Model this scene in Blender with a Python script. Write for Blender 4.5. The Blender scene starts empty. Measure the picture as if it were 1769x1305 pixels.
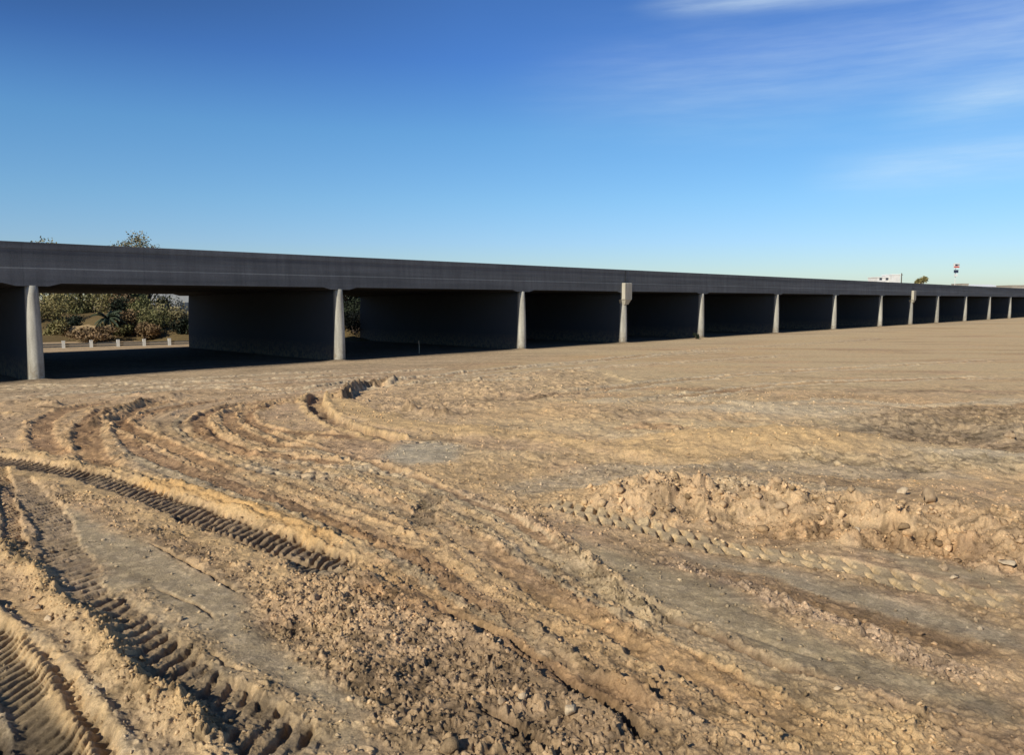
import bpy, math, random
import numpy as np
from mathutils import Vector, Matrix
random.seed(7)
RS = np.random.RandomState(11)
C = bpy.context.scene.collection
PI = math.pi

# ------------------------------------------------------------------ camera model (pixel -> ground)
F = 1376.0; CX = 884.5; CY = 652.5; TH = math.atan(133.0 / F); H = 3.0
def ray(x, y):
    u = x - CX; v = CY - y
    return (u, v * math.sin(TH) + F * math.cos(TH), v * math.cos(TH) - F * math.sin(TH))
def G(x, y, z=0.0):
    r = ray(x, y); t = (z - H) / r[2]
    return (r[0] * t, r[1] * t)
def P(x, y, Y):            # world point on the ray of (x, y) at distance Y
    r = ray(x, y); t = Y / r[1]
    return Vector((r[0] * t, Y, H + r[2] * t))

# ------------------------------------------------------------------ helpers
def tag(o, label=None, cat=None, group=None, kind=None):
    if label: o['label'] = label
    if cat: o['category'] = cat
    if group: o['group'] = group
    if kind: o['kind'] = kind
    return o
def empty(name, loc, rz=0.0):
    o = bpy.data.objects.new(name, None); C.objects.link(o)
    o.location = loc; o.rotation_euler = (0, 0, rz); return o
class MB:
    def __init__(s): s.v = []; s.f = []
    def add(s, vs, fs):
        n = len(s.v); s.v += [tuple(v) for v in vs]; s.f += [tuple(n + i for i in f) for f in fs]; return s
    def box(s, x0, y0, z0, x1, y1, z1):
        return s.add([(x0,y0,z0),(x1,y0,z0),(x1,y1,z0),(x0,y1,z0),(x0,y0,z1),(x1,y0,z1),(x1,y1,z1),(x0,y1,z1)],
                     [(3,2,1,0),(4,5,6,7),(0,1,5,4),(1,2,6,5),(2,3,7,6),(3,0,4,7)])
    def tube(s, pts, rad, n=8):
        rings = []
        for i, p in enumerate(pts):
            p = Vector(p); a = Vector(pts[max(i-1,0)]); b = Vector(pts[min(i+1,len(pts)-1)])
            d = (b - a).normalized(); u = d.cross(Vector((0.31,0.95,0.1))).normalized(); w = d.cross(u)
            rings.append([p + (u*math.cos(2*PI*k/n) + w*math.sin(2*PI*k/n)) * rad[i] for k in range(n)])
        vs = [q for r in rings for q in r]; fs = []
        for i in range(len(pts)-1):
            for k in range(n):
                fs.append((i*n+k, i*n+(k+1)%n, (i+1)*n+(k+1)%n, (i+1)*n+k))
        fs.append(tuple(range(n-1,-1,-1))); fs.append(tuple((len(pts)-1)*n+k for k in range(n)))
        return s.add(vs, fs)
    def build(s, name, mat, parent=None, smooth=False):
        me = bpy.data.meshes.new(name); me.from_pydata(s.v, [], s.f); me.update()
        if mat: me.materials.append(mat)
        o = bpy.data.objects.new(name, me); C.objects.link(o); o.parent = parent
        if smooth: me.polygons.foreach_set('use_smooth', [True]*len(me.polygons))
        return o
def npmesh(name, V, Fc, mat, parent=None, col=None, smooth=False):
    me = bpy.data.meshes.new(name); k = Fc.shape[1]
    me.vertices.add(len(V)); me.vertices.foreach_set('co', V.astype(np.float32).ravel())
    me.loops.add(Fc.size); me.loops.foreach_set('vertex_index', Fc.astype(np.int32).ravel())
    me.polygons.add(len(Fc)); me.polygons.foreach_set('loop_start', np.arange(0, Fc.size, k, dtype=np.int32))
    me.polygons.foreach_set('loop_total', np.full(len(Fc), k, dtype=np.int32))
    if smooth: me.polygons.foreach_set('use_smooth', np.ones(len(Fc), dtype=bool))
    if col is not None:
        a = me.color_attributes.new('tint', 'FLOAT_COLOR', 'POINT')
        a.data.foreach_set('color', np.concatenate([col, np.ones((len(col),1))], 1).astype(np.float32).ravel())
    me.update(calc_edges=True); me.materials.append(mat)
    o = bpy.data.objects.new(name, me); C.objects.link(o); o.parent = parent
    return o

# ------------------------------------------------------------------ materials
class NT:
    def __init__(s, name):
        s.m = bpy.data.materials.new(name); s.m.use_nodes = True; s.t = s.m.node_tree
        s.b = s.t.nodes['Principled BSDF']; s.b.inputs['Roughness'].default_value = 0.92
        s.b.inputs['Specular IOR Level'].default_value = 0.2
    def n(s, typ, **kw):
        nd = s.t.nodes.new(typ)
        for k, v in kw.items():
            if isinstance(k, str) and hasattr(nd, k): setattr(nd, k, v)
        return nd
    def l(s, a, b): s.t.links.new(a, b)
    def noise(s, scale, detail=5, rough=.6, vec=None, stretch=None):
        tc = s.n('ShaderNodeTexCoord'); src = tc.outputs['Object']
        if stretch:
            mp = s.n('ShaderNodeMapping'); mp.inputs['Scale'].default_value = stretch; s.l(src, mp.inputs[0]); src = mp.outputs[0]
        nz = s.n('ShaderNodeTexNoise'); nz.inputs['Scale'].default_value = scale
        nz.inputs['Detail'].default_value = detail; nz.inputs['Roughness'].default_value = rough
        s.l(src, nz.inputs['Vector']); return nz.outputs[0]
    def ramp(s, fac, stops):
        r = s.n('ShaderNodeValToRGB'); e = r.color_ramp.elements
        while len(e) < len(stops): e.new(0.5)
        for i, (p, c) in enumerate(stops): e[i].position = p; e[i].color = (*c, 1) if len(c) == 3 else c
        s.l(fac, r.inputs[0]); return r.outputs[0]
    def mix(s, fac, a, b, mode='MIX'):
        m = s.n('ShaderNodeMix'); m.data_type = 'RGBA'; m.blend_type = mode
        if isinstance(fac, float): m.inputs[0].default_value = fac
        else: s.l(fac, m.inputs[0])
        for i, x in ((6, a), (7, b)):
            if isinstance(x, tuple): m.inputs[i].default_value = (*x, 1)
            else: s.l(x, m.inputs[i])
        return m.outputs[2]
    def bump(s, h, strength=.3, dist=.02):
        b = s.n('ShaderNodeBump'); b.inputs['Strength'].default_value = strength; b.inputs['Distance'].default_value = dist
        s.l(h, b.inputs['Height']); s.l(b.outputs[0], s.b.inputs['Normal'])
    def col(s, c): s.l(c, s.b.inputs['Base Color'])
def g3(v): return (v, v, v)

def mat_dirt(name='dirt', gain=1.0):
    t = NT(name); a = t.n('ShaderNodeAttribute'); a.attribute_name = 'tint'
    n1 = t.ramp(t.noise(38, 6, .7), [(.25, g3(.62)), (.5, g3(.98)), (.8, g3(1.35))])
    n2 = t.ramp(t.noise(4.2, 5, .65), [(.3, (.80,.80,.84)), (.7, (1.16,1.13,1.06))])
    n3 = t.ramp(t.noise(160, 3, .6), [(.3, g3(.8)), (.7, g3(1.18))])
    c = t.mix(1.0, a.outputs[0], n1, 'MULTIPLY'); c = t.mix(1.0, c, n2, 'MULTIPLY'); c = t.mix(1.0, c, n3, 'MULTIPLY')
    t.col(c); t.bump(t.noise(48, 7, .78), .65, .03); t.b.inputs['Roughness'].default_value = .97
    t.b.inputs['Specular IOR Level'].default_value = .08
    return t.m
def mat_concrete(name, dark, light, streak=(.05, .05, 1.2), stain=.5, scale=1.6, seams=False, shade_mud_y=0):
    t = NT(name)
    c = t.ramp(t.noise(scale, 7, .65, stretch=streak), [(.28, dark), (.72, light)])
    s2 = t.ramp(t.noise(3.0, 6, .7, stretch=(1.1, 1.1, .12)), [(.35, g3(1-stain*.6)), (.65, g3(1.05))])
    s3 = t.ramp(t.noise(24, 4, .6), [(.3, g3(.86)), (.7, g3(1.12))])
    c = t.mix(1.0, c, s2, 'MULTIPLY'); c = t.mix(1.0, c, s3, 'MULTIPLY')
    if seams:
        tc = t.n('ShaderNodeTexCoord'); sx = t.n('ShaderNodeSeparateXYZ'); t.l(tc.outputs['Object'], sx.inputs[0])
        m = t.n('ShaderNodeMath'); m.operation = 'PINGPONG'; m.inputs[1].default_value = 2.2; t.l(sx.outputs[0], m.inputs[0])
        r = t.ramp(m.outputs[0], [(0.0, g3(.78)), (.010, g3(.9)), (.02, g3(1.0))]); c = t.mix(1.0, c, r, 'MULTIPLY')
    if shade_mud_y:
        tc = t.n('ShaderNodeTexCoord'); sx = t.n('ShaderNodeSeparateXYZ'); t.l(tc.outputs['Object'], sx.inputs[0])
        mr = t.n('ShaderNodeMapRange'); mr.inputs[1].default_value = shade_mud_y; mr.inputs[2].default_value = shade_mud_y+.18; t.l(sx.outputs[1], mr.inputs[0])
        c = t.mix(mr.outputs[0], c, (.048, .056, .066))  # under-deck shade painted into the wall colour behind the pier nose
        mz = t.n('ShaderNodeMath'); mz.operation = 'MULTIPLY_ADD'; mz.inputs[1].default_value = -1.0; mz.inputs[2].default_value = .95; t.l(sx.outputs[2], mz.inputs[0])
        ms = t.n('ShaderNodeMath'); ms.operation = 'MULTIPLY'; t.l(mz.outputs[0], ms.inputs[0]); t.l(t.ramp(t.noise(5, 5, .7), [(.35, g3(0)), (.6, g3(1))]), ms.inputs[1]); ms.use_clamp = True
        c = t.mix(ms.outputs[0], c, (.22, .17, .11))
    t.col(c); t.bump(t.noise(30, 5, .6), .25, .01); return t.m
def mat_plain(name, a, b, scale=8, rough=.8, bump=.2):
    t = NT(name); t.col(t.ramp(t.noise(scale, 5, .6), [(.3, a), (.7, b)])); t.bump(t.noise(scale*4), bump, .01)
    t.b.inputs['Roughness'].default_value = rough; return t.m
def mat_leaf(name, a, b):
    t = NT(name); at = t.n('ShaderNodeAttribute'); at.attribute_name = 'tint'
    c = t.ramp(t.noise(.9, 3, .6), [(.35, a), (.65, b)]); c = t.mix(1.0, c, at.outputs[0], 'MULTIPLY'); t.col(c)
    t.b.inputs['Roughness'].default_value = .7; return t.m
M = dict(
    dirt=mat_dirt(),
    deck=mat_concrete('weathered concrete', (.105,.113,.118), (.185,.194,.20), streak=(.10,.10,2.6), stain=.34, scale=1.3, seams=True),
    wallc=mat_concrete('pier concrete', (.42,.40,.345), (.62,.58,.47), streak=(1,1,.3), stain=.75, scale=.8, shade_mud_y=33.80),
    soffit=mat_concrete('shade-dark soffit', (.02,.022,.028), (.05,.052,.058), stain=.3),  # concrete darkened so its colour carries the shade beneath the slab
    block=mat_concrete('block concrete', (.42,.385,.30), (.58,.535,.425), streak=(1,1,.5), stain=.4),
    joint=mat_plain('joint filler', (.015,.015,.015), (.03,.03,.03)),
    stone=mat_plain('stone', (.24,.165,.095), (.52,.375,.23), 9, .95, .9),
    palestone=mat_plain('pale stone', (.42,.31,.19), (.70,.55,.36), 9, .95, .9),
    bark=mat_plain('bark', (.05,.035,.025), (.12,.09,.07), 6, .95, .6),
    olive=mat_leaf('olive leaves', (.13,.12,.04), (.33,.27,.12)),
    green=mat_leaf('green leaves', (.075,.085,.03), (.20,.18,.075)),
    rust=mat_leaf('rust leaves', (.12,.085,.04), (.26,.17,.09)),
    pale=mat_leaf('pale green leaves', (.14,.125,.055), (.34,.28,.15)),
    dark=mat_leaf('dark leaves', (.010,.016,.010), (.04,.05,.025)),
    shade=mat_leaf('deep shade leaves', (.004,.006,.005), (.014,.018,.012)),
    wpaint=mat_plain('white paint', (.72,.72,.7), (.85,.85,.83), 5, .7),
    greyw=mat_plain('grey boards', (.10,.10,.10), (.18,.175,.165), 9, .85),
    bwall=mat_plain('pale wall', (.60,.60,.57), (.72,.71,.68), .7, .8),
    twall=mat_plain('tan wall', (.30,.27,.22), (.40,.36,.30), .7, .8),
    gwall=mat_plain('grey wall', (.22,.23,.24), (.32,.33,.33), .7, .8),
    glass=mat_plain('window', (.03,.04,.05), (.07,.08,.1), 2, .15, 0),
    red=mat_plain('red panel', (.45,.04,.03), (.55,.07,.05), 3, .5),
    navy=mat_plain('dark panel', (.02,.03,.06), (.04,.05,.09), 3, .5),
    metal=mat_plain('galvanised metal', (.25,.25,.26), (.4,.4,.4), 6, .5),
    wood=mat_plain('raw wood', (.35,.28,.18), (.5,.42,.3), 12, .9),
)

# ------------------------------------------------------------------ noise in numpy
T1 = RS.rand(512, 512); T2 = RS.rand(512, 512); T3 = RS.rand(512, 512); T4 = RS.rand(512, 512)
def vn(x, y, T=T1):
    xi = np.floor(x).astype(np.int64); yi = np.floor(y).astype(np.int64); fx = x - xi; fy = y - yi
    fx = fx*fx*fx*(fx*(fx*6-15)+10); fy = fy*fy*fy*(fy*(fy*6-15)+10)
    a = T[xi & 511, yi & 511]; b = T[(xi+1) & 511, yi & 511]; c = T[xi & 511, (yi+1) & 511]; d = T[(xi+1) & 511, (yi+1) & 511]
    return (a*(1-fx)+b*fx)*(1-fy) + (c*(1-fx)+d*fx)*fy - .5
def fbm(x, y, s, oct=4, g=.5, T=T1):
    r = 0; a = 1.0; f = 1.0/s
    for i in range(oct):
        c, sn = math.cos(i*.7), math.sin(i*.7)
        r = r + a*vn((x*c - y*sn)*f + 17.3*i, (x*sn + y*c)*f + 5.1*i, T); a *= g; f *= 2.03
    return r
def clods(x, y, s, dens=.8):
    """blocky, tilted lumps on a jittered grid; about 0..1"""
    x = x/s; y = y/s; xi = np.floor(x).astype(np.int64); yi = np.floor(y).astype(np.int64); out = np.zeros_like(x)
    for dx in (-1,0,1):
        for dy in (-1,0,1):
            cx = xi+dx; cy = yi+dy; ia = cx & 511; ib = cy & 511
            px = x - cx - T1[ia, ib]; py = y - cy - T2[ia, ib]; t = T3[ia, ib]; q = T4[ia, ib]
            a = q*6.28; ca = np.cos(a); sa = np.sin(a); u = px*ca + py*sa; w = (py*ca - px*sa)*(1+.8*T2[ib, ia])
            R = .22 + .55*t*t
            d = np.maximum(np.abs(u), np.abs(w))*.6 + np.sqrt(u*u+w*w)*.5
            h = np.clip((R-d)/R*2.0, 0, 1); h = h*(.55 + .45*t)*R*1.3*(1 + .8*u/R*(T1[ib, ia]-.3))
            out = np.maximum(out, np.where(q < dens, h, 0))
    return out
def smooth(a, b, x):
    t = np.clip((x-a)/(b-a), 0, 1); return t*t*(3-2*t)

# ------------------------------------------------------------------ the terrain grid
az_f = np.radians(np.linspace(-37.5, 37.5, 1300))
az_l = np.radians(np.concatenate([np.linspace(-180, -60, 41), np.linspace(-57, -38, 40)]))
az = np.concatenate([az_l, az_f, -az_l[::-1]]); az[-1] = PI
r0 = np.linspace(.3, 4.6, 26)[:-1]
r1 = 4.6*np.exp(np.arange(0, 1160)*.00205)
r1b = r1[-1]*np.exp(np.arange(1, 170)*.008)
r2 = np.exp(np.linspace(math.log(r1b[-1]*1.02), math.log(6000), 70))
rr = np.concatenate([r0, r1, r1b, r2])
A, R = np.meshgrid(az, rr, indexing='ij')
X = (R*np.sin(A)).ravel(); Y = (R*np.cos(A)).ravel(); RR = R.ravel(); N = len(X)
nA, nR = A.shape
near = 1 - smooth(24, 50, RR); nearc = 1 - smooth(28, 60, RR)

Z = np.zeros(N)
CL = np.full(N, .42)      # clod amount
FN = np.full(N, 1.0)      # fine roughness
# slow undulation
bu = np.array([math.sin(math.radians(44.01)), math.cos(math.radians(44.01))]); bn = np.array([-bu[1], bu[0]])
DT = 33.55                                  # distance of the line of pier tips
dist_b = X*bn[0] + Y*bn[1]
flat = 1 - .8*smooth(27, 33, dist_b)
Z += fbm(X, Y, 9.0, 3)*.14*flat*near*smooth(6, 16, RR) + fbm(X, Y, 2.6, 3, T=T2)*.07*flat*near

def lin(r, g, b):
    return np.array([((c/255.)/12.92 if c <= 10 else (((c/255.)+.055)/1.055)**2.4) for c in (r, g, b)])
K = 1.26
TAN = lin(177,148,110)*K; PINK = lin(181,148,116)*K; GOLD = lin(201,168,119)*K; GREY = lin(160,143,113)*K
BROWN = lin(140,108,76)*K; DARK = lin(104,84,64)*K; PALE = lin(196,176,142)*K; GREEN = lin(153,137,107)*K; RED = lin(156,122,84)*K
COL = np.repeat(TAN[None], N, 0)
def tint(mask, c, idx=None):
    global COL
    if idx is None: COL += (c - COL)*mask[:, None]
    else: COL[idx] += (c - COL[idx])*mask[:, None]
m1 = smooth(-.12, .3, fbm(X, Y, 3.5, 4, T=T3)); tint(m1*.45, GOLD)
m2 = smooth(-.05, .35, fbm(X, Y, 1.7, 4, T=T2)); tint(m2*.5, PINK)
m3 = smooth(.05, .4, fbm(X*.7, Y*1.3, 2.2, 4, T=T4)); tint(m3*.35, GREY)
# pale, streaky levelled ground farther off to the right
far = smooth(13, 22, RR)*smooth(-6, 4, X)
st = fbm(X*.35 - Y*.33, Y*1.6 + X*.2, 2.6, 5, T=T2)
tint(far*.9*smooth(-.5, .2, st), lin(206,180,136)*K); tint(far*.35*smooth(.05, .4, fbm(X*.3+40, Y*1.5, 3.2, 4, T=T3)), BROWN)
CL *= 1 - .3*far
farl = smooth(16, 24, RR)*(1-smooth(-6, 4, X)); tint(farl*.5, lin(168,142,112)*K)
# strip in front of the bridge
sb = smooth(26.5, 29.5, dist_b); tint(sb*.5, lin(166,147,118)*K); CL *= 1 - .15*sb
under = smooth(DT-1, DT+.5, dist_b); tint(under*(1-smooth(DT+17, DT+18.5, dist_b))*.85, lin(84,76,66)*K)  # the deck's shade is painted into the soil colour here

# wobble applied to every outline so that no edge is ruler straight
WX = fbm(X, Y, .9, 4, T=T3)*.22 + fbm(X, Y, .2, 3, T=T2)*.06; WY = fbm(X, Y, .9, 4, T=T4)*.22 + fbm(X, Y, .2, 3, T=T1)*.06
XS = X + WX; YS = Y + WY
def catmull(pts, n=6):
    p = [pts[0]] + list(pts) + [pts[-1]]; out = []
    for i in range(1, len(p)-2):
        a, b, c, d = [np.array(q, float) for q in p[i-1:i+3]]
        for k in range(n):
            t = k/n; out.append(.5*((2*b) + (c-a)*t + (2*a-5*b+4*c-d)*t*t + (3*b-a-3*c+d)*t**3))
    out.append(np.array(pts[-1], float)); return np.array(out)
def path(px, reach, wob=.35, world=False):
    """vertices within reach of the path: index, signed lateral offset (+ = left), arc length, total"""
    pts = catmull(px if world else [G(*p) for p in px], 4)
    xs = X + WX*wob; ys = Y + WY*wob
    lo = pts.min(0) - reach; hi = pts.max(0) + reach
    idx = np.nonzero((xs > lo[0]) & (xs < hi[0]) & (ys > lo[1]) & (ys < hi[1]) & (RR < 70))[0]
    x = xs[idx]; y = ys[idx]; best = np.full(len(idx), 1e9); q = np.zeros(len(idx)); t = np.zeros(len(idx)); s = 0.0
    for a, b in zip(pts[:-1], pts[1:]):
        d = b-a; L = math.hypot(*d); 
        if L < 1e-6: continue
        d = d/L; mx, my = (a+b)/2; hx, hy = np.abs(b-a)/2 + reach
        sel = np.nonzero((np.abs(x-mx) < hx) & (np.abs(y-my) < hy))[0]
        if len(sel):
            rx = x[sel]-a[0]; ry = y[sel]-a[1]; u = np.clip(rx*d[0]+ry*d[1], 0, L); lx = rx-u*d[0]; ly = ry-u*d[1]
            dd = lx*lx+ly*ly; k = dd < best[sel]; j = sel[k]; best[j] = dd[k]
            sg = np.sign(d[0]*ry - d[1]*rx); q[j] = (np.sqrt(dd)*sg)[k]; t[j] = (s+u)[k]
        s += L
    k = (np.abs(q) < reach) & (best < 1e8)
    e = pts[-1]-pts[0]; e = e/np.hypot(*e)
    return idx[k], q[k], t[k], s, e
def ends(t, T, f=.5): return smooth(0, f, t)*(1-smooth(T-f, T, t))
def band(px, w, c=None, amt=1.0, clod=None, fine=None, soft=.35, dz=0.0, fade=.5, ragged=.6):
    idx, q, t, T, e = path(px, w*2.2+.2, .8)
    m = 1 - smooth(w*(1-soft), w*(1+soft), np.abs(q) + fbm(X[idx], Y[idx], .5, 3, T=T4)*w*ragged)
    m = m*ends(t, T, fade)
    if c is not None: tint(m*amt, c, idx)
    if clod is not None: CL[idx] += (clod - CL[idx])*m
    if fine is not None: FN[idx] += (fine - FN[idx])*m
    if dz: Z[idx] += dz*m
def region(px, c=None, amt=1.0, clod=None, fine=None, soft=.25, dz=0.0):
    pts = np.array([G(*p) for p in px]); reach = 1.0
    lo = pts.min(0)-reach; hi = pts.max(0)+reach
    idx = np.nonzero((XS > lo[0]) & (XS < hi[0]) & (YS > lo[1]) & (YS < hi[1]))[0]
    x = XS[idx]; y = YS[idx]; ins = np.zeros(len(idx), bool); best = np.full(len(idx), 1e9)
    for a, b in zip(pts, np.roll(pts, -1, 0)):
        k = ((a[1] > y) != (b[1] > y)); 
        xc = (b[0]-a[0])*(y-a[1])/((b[1]-a[1]) if abs(b[1]-a[1]) > 1e-9 else 1e-9)+a[0]; ins ^= k & (x < xc)
        d = b-a; L2 = d@d; u = np.clip(((x-a[0])*d[0]+(y-a[1])*d[1])/L2, 0, 1)
        best = np.minimum(best, np.hypot(x-a[0]-u*d[0], y-a[1]-u*d[1]))
    sd = np.where(ins, best, -best); m = smooth(-soft, soft, sd)
    if c is not None: tint(m*amt, c, idx)
    if clod is not None: CL[idx] += (clod - CL[idx])*m
    if fine is not None: FN[idx] += (fine - FN[idx])*m
    if dz: Z[idx] += dz*m
def rut(px, w, depth, pitch=0, cleat=0, bar_az=24, duty=.45, bl=0, br=0, bw=None, c=None, amt=.6, bc=None, clod=.12,
        fade=.6, two=False, rough=.35, wob=.35, edge=.18, fine=.8, bcl=.75, tdark=.35, world=False, wearoff=False):
    """a rut of half width w; bars across it when pitch is set; loose berms bl (left) and br (right) high"""
    bw = bw or w*.45
    idx, q, t, T, e = path(px, w+bw*4, wob, world)
    m = ends(t, T, fade); aq = np.abs(q)
    nb = fbm(X[idx], Y[idx], .35, 3, T=T3); nb2 = fbm(X[idx], Y[idx], .12, 3, T=T2)
    inside = 1-smooth(w*(1-edge), w*(1+edge*.6), aq + nb2*w*.25)
    z = -depth*inside*(1+nb*rough*2)
    if pitch:
        B = np.array([math.sin(math.radians(bar_az)), math.cos(math.radians(bar_az))]); l = np.array([-e[1], e[0]])
        ph = t - q*float(B@e)/float(B@l)
        if two: ph = ph + np.where(q > 0, pitch*.5, 0)
        fr = ((ph + nb2*pitch*.16)/pitch) % 1.0
        bar = smooth(0, .16, fr)*(1-smooth(duty, duty+.22, fr))
        if two: bar = bar*smooth(w*.05, w*.2, aq)
        wear = .85 + 1.0*fbm(X[idx], Y[idx], .7, 3, T=T1) + .6*fbm(X[idx], Y[idx], .16, 2, T=T3)
        if wearoff: wear = .9 + .5*fbm(X[idx], Y[idx], .3, 2, T=T2)
        z += -cleat*bar*inside*np.clip(wear, .3, 1.25)
        tint(bar*inside*m*tdark, DARK, idx)
    for s_, hgt in ((1, bl), (-1, br)):
        if hgt:
            g = np.exp(-((q*s_-w-bw*.75)/bw)**2)*(1+nb*1.2+nb2*.8); z += hgt*g*.5
            if bc is not None: tint(np.clip(g, 0, 1)*m*.9, bc, idx)
            CL[idx] += (bcl-CL[idx])*np.clip(g, 0, 1)*m*.7
    Z[idx] = Z[idx]*(1-.45*inside*m) + z*m
    if c is not None: tint(inside*m*amt, c, idx)
    CL[idx] += (clod-CL[idx])*inside*m; FN[idx] += (fine-FN[idx])*inside*m
def groove(px, w, d, lip=0.0, c=None, fade=.3, wob=.5, sharp=1.0):
    """a crack or blade edge: one steep side"""
    idx, q, t, T, e = path(px, w*4+.1, wob); m = ends(t, T, fade); nb = fbm(X[idx], Y[idx], .3, 3, T=T2)
    z = -d*np.exp(-(q/w)**2)*(1+nb*1.3) + .5*lip*np.exp(-((q-w*1.6)/(w*1.4))**2)*(1+nb*1.5)
    Z[idx] += z*m
    if c is not None: tint(np.exp(-(q/(w*1.1))**2)*m*.8, c, idx)
def ridge(px, w, h, c=None, amt=.8, clod=.7, fade=.5, rough=.9, wob=.6):
    idx, q, t, T, e = path(px, w*3, wob); m = ends(t, T, fade)
    nb = fbm(X[idx], Y[idx], .4, 4, T=T3)+fbm(X[idx], Y[idx], .11, 2, T=T1)*.5; g = np.exp(-(q/w)**2)*m
    Z[idx] += .5*h*g*(1+nb*rough)
    if c is not None: tint(g*amt, c, idx)
    CL[idx] += (clod-CL[idx])*g
def mound(x, y, rx, ry, h, c=None, clod=.3, rot=0.0):
    cx, cy = G(x, y); dx = XS-cx; dy = YS-cy; a = math.radians(rot)
    g = np.exp(-(((dx*math.cos(a)+dy*math.sin(a))/rx)**2 + ((dy*math.cos(a)-dx*math.sin(a))/ry)**2)); k = g > .01
    idx = np.nonzero(k)[0]; gi = g[idx]; Z[idx] += h*gi
    if c is not None: tint(np.clip(gi*1.4, 0, 1)*.9, c, idx)
    CL[idx] += (clod-CL[idx])*gi

# ================= soils: large patches
region([(0,820),(150,850),(420,900),(600,985),(900,1110),(1040,1190),(1150,1305),(640,1305),(560,1190),(420,1010),(200,880),(60,860)], TAN, .6, clod=.95)
region([(600,985),(750,1030),(960,1130),(1060,1210),(1130,1305),(800,1305),(640,1190)], lin(160,134,102)*K, .7, clod=.9)
region([(640,900),(760,850),(900,860),(1000,990),(1080,1060),(1300,1200),(1500,1305),(1180,1305),(1050,1180),(900,1080),(700,990)], TAN, .4, clod=.8)
band([(430,862),(560,905),(660,955),(760,1000),(885,1045),(1010,1090),(1130,1140),(1290,1200),(1440,1250),(1700,1310)], .42, GOLD, .85, clod=.9)
band([(640,985),(760,1035),(885,1075),(985,1130),(1100,1190),(1200,1250)], .34, RED, .6, clod=.8)
band([(700,880),(650,920),(700,960),(780,1010),(885,1060)], .35, lin(176,140,100)*K, .6, clod=.6)
region([(740,850),(830,842),(910,890),(930,960),(960,1020),(860,1010),(770,960),(730,910)], lin(164,140,110)*K, .8, clod=.62)
# smooth scraped patches
region([(105,880),(160,898),(245,938),(350,985),(410,1020),(440,1070),(520,1130),(590,1200),(600,1305),(500,1305),(430,1240),(350,1185),(290,1120),(225,1050),(165,975),(118,915)], GREY, .85, clod=.09, fine=.6, soft=.16)
region([(448,940),(520,955),(590,978),(560,990),(500,985)], GREY, .8, clod=.06, fine=.4, soft=.1)
region([(975,920),(1030,945),(1090,965),(1190,992),(1250,1010),(1330,1075),(1440,1115),(1550,1150),(1650,1182),(1769,1220),(1769,1262),(1650,1215),(1500,1195),(1390,1165),(1265,1112),(1130,1050),(1060,1000)], GREEN, .8, clod=.10, fine=.6, soft=.2)
region([(1180,950),(1300,975),(1420,1000),(1600,1050),(1769,1100),(1769,1130),(1600,1085),(1400,1035),(1250,1000)], lin(168,152,124)*K, .8, clod=.12, fine=.6)
region([(1480,950),(1600,965),(1700,985),(1769,1000),(1769,1030),(1650,1000),(1540,980)], GREEN, .75, clod=.10, fine=.6, soft=.2)
region([(680,765),(740,757),(800,770),(790,800),(700,800),(660,785)], lin(164,152,128)*K, .8, clod=.1, fine=.5)
region([(200,765),(300,780),(420,830),(560,880),(480,880),(330,850),(220,815)], lin(164,146,120)*K, .8, clod=.12, fine=.5)
region([(60,860),(100,900),(140,980),(200,1060),(150,1040),(60,930)], lin(172,150,122)*K, .6, clod=.25)
band([(1140,955),(1260,1000),(1380,1055),(1490,1090),(1600,1135),(1769,1195)], .16, lin(188,160,128)*K, .9, clod=.95)
band([(1215,972),(1320,1010),(1440,1050),(1550,1085),(1660,1122),(1769,1160)], .19, lin(148,118,84)*K, .7, clod=.35, dz=-.01)
# pads and hollows beyond
region([(590,700),(612,672),(700,660),(1010,640),(1060,655),(1010,690),(850,712),(760,722),(680,712)], lin(168,142,108)*K, .5, clod=.8, dz=.05, soft=.4)
band([(560,690),(600,705),(680,728),(780,742),(880,745)], .55, GOLD, .9, clod=.35, dz=.05)
band([(780,745),(900,750),(1010,770),(1150,790),(1290,810)], .5, GOLD, .7, clod=.5, dz=.06)
band([(950,720),(1050,715),(1180,722),(1300,715)], .6, TAN, .6, clod=.7, dz=.05)
region([(1040,800),(1200,812),(1400,808),(1600,820),(1700,840),(1500,840),(1200,830),(900,850),(860,835)], lin(164,146,118)*K, .8, clod=.4)
mound(1400, 778, 2.6, 1.4, .34, GOLD, .3, 8)
mound(1240, 770, 1.8, 1.0, .2, GOLD, .4)
mound(1640, 748, 2.4, 1.9, -.28, lin(132,112,86)*K, .7)
mound(1560, 728, 1.4, .9, -.10, lin(132,118,94)*K, .3)
mound(1745, 742, .7, .8, .16, lin(140,128,104)*K, .5)
mound(1700, 800, 1.4, .9, .2, PALE, .6)
mound(1350, 708, 3.0, 1.0, .08, PALE, .4); mound(1500, 690, 3.5, 1.2, -.06, TAN, .4)
band([(1000,700),(1150,690),(1300,700),(1450,690),(1600,700),(1769,690)], .4, PALE, .7, clod=.6, dz=.04, ragged=1.2)
band([(1050,742),(1130,735),(1200,742)], .3, BROWN, .7, clod=.9, dz=-.03)
band([(1040,745),(1100,760),(1190,765)], .35, PALE, .5, clod=.9)
for p, w__ in (([(-60,676),(120,668),(330,662),(560,652),(800,636)], .2), ([(-60,690),(80,684),(260,672),(480,664),(700,650)], .16), ([(-40,668),(200,662),(420,650),(640,640)], .14),
              ([(100,694),(300,676),(520,672),(640,660),(860,645)], .18), ([(400,690),(560,676),(760,664),(960,655)], .16)):
    rut(p, w__, .035, bl=.07, br=.06, bc=PALE, c=lin(140,112,82)*K, amt=.5, fade=2, wob=.8, clod=.6, rough=.8)
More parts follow.
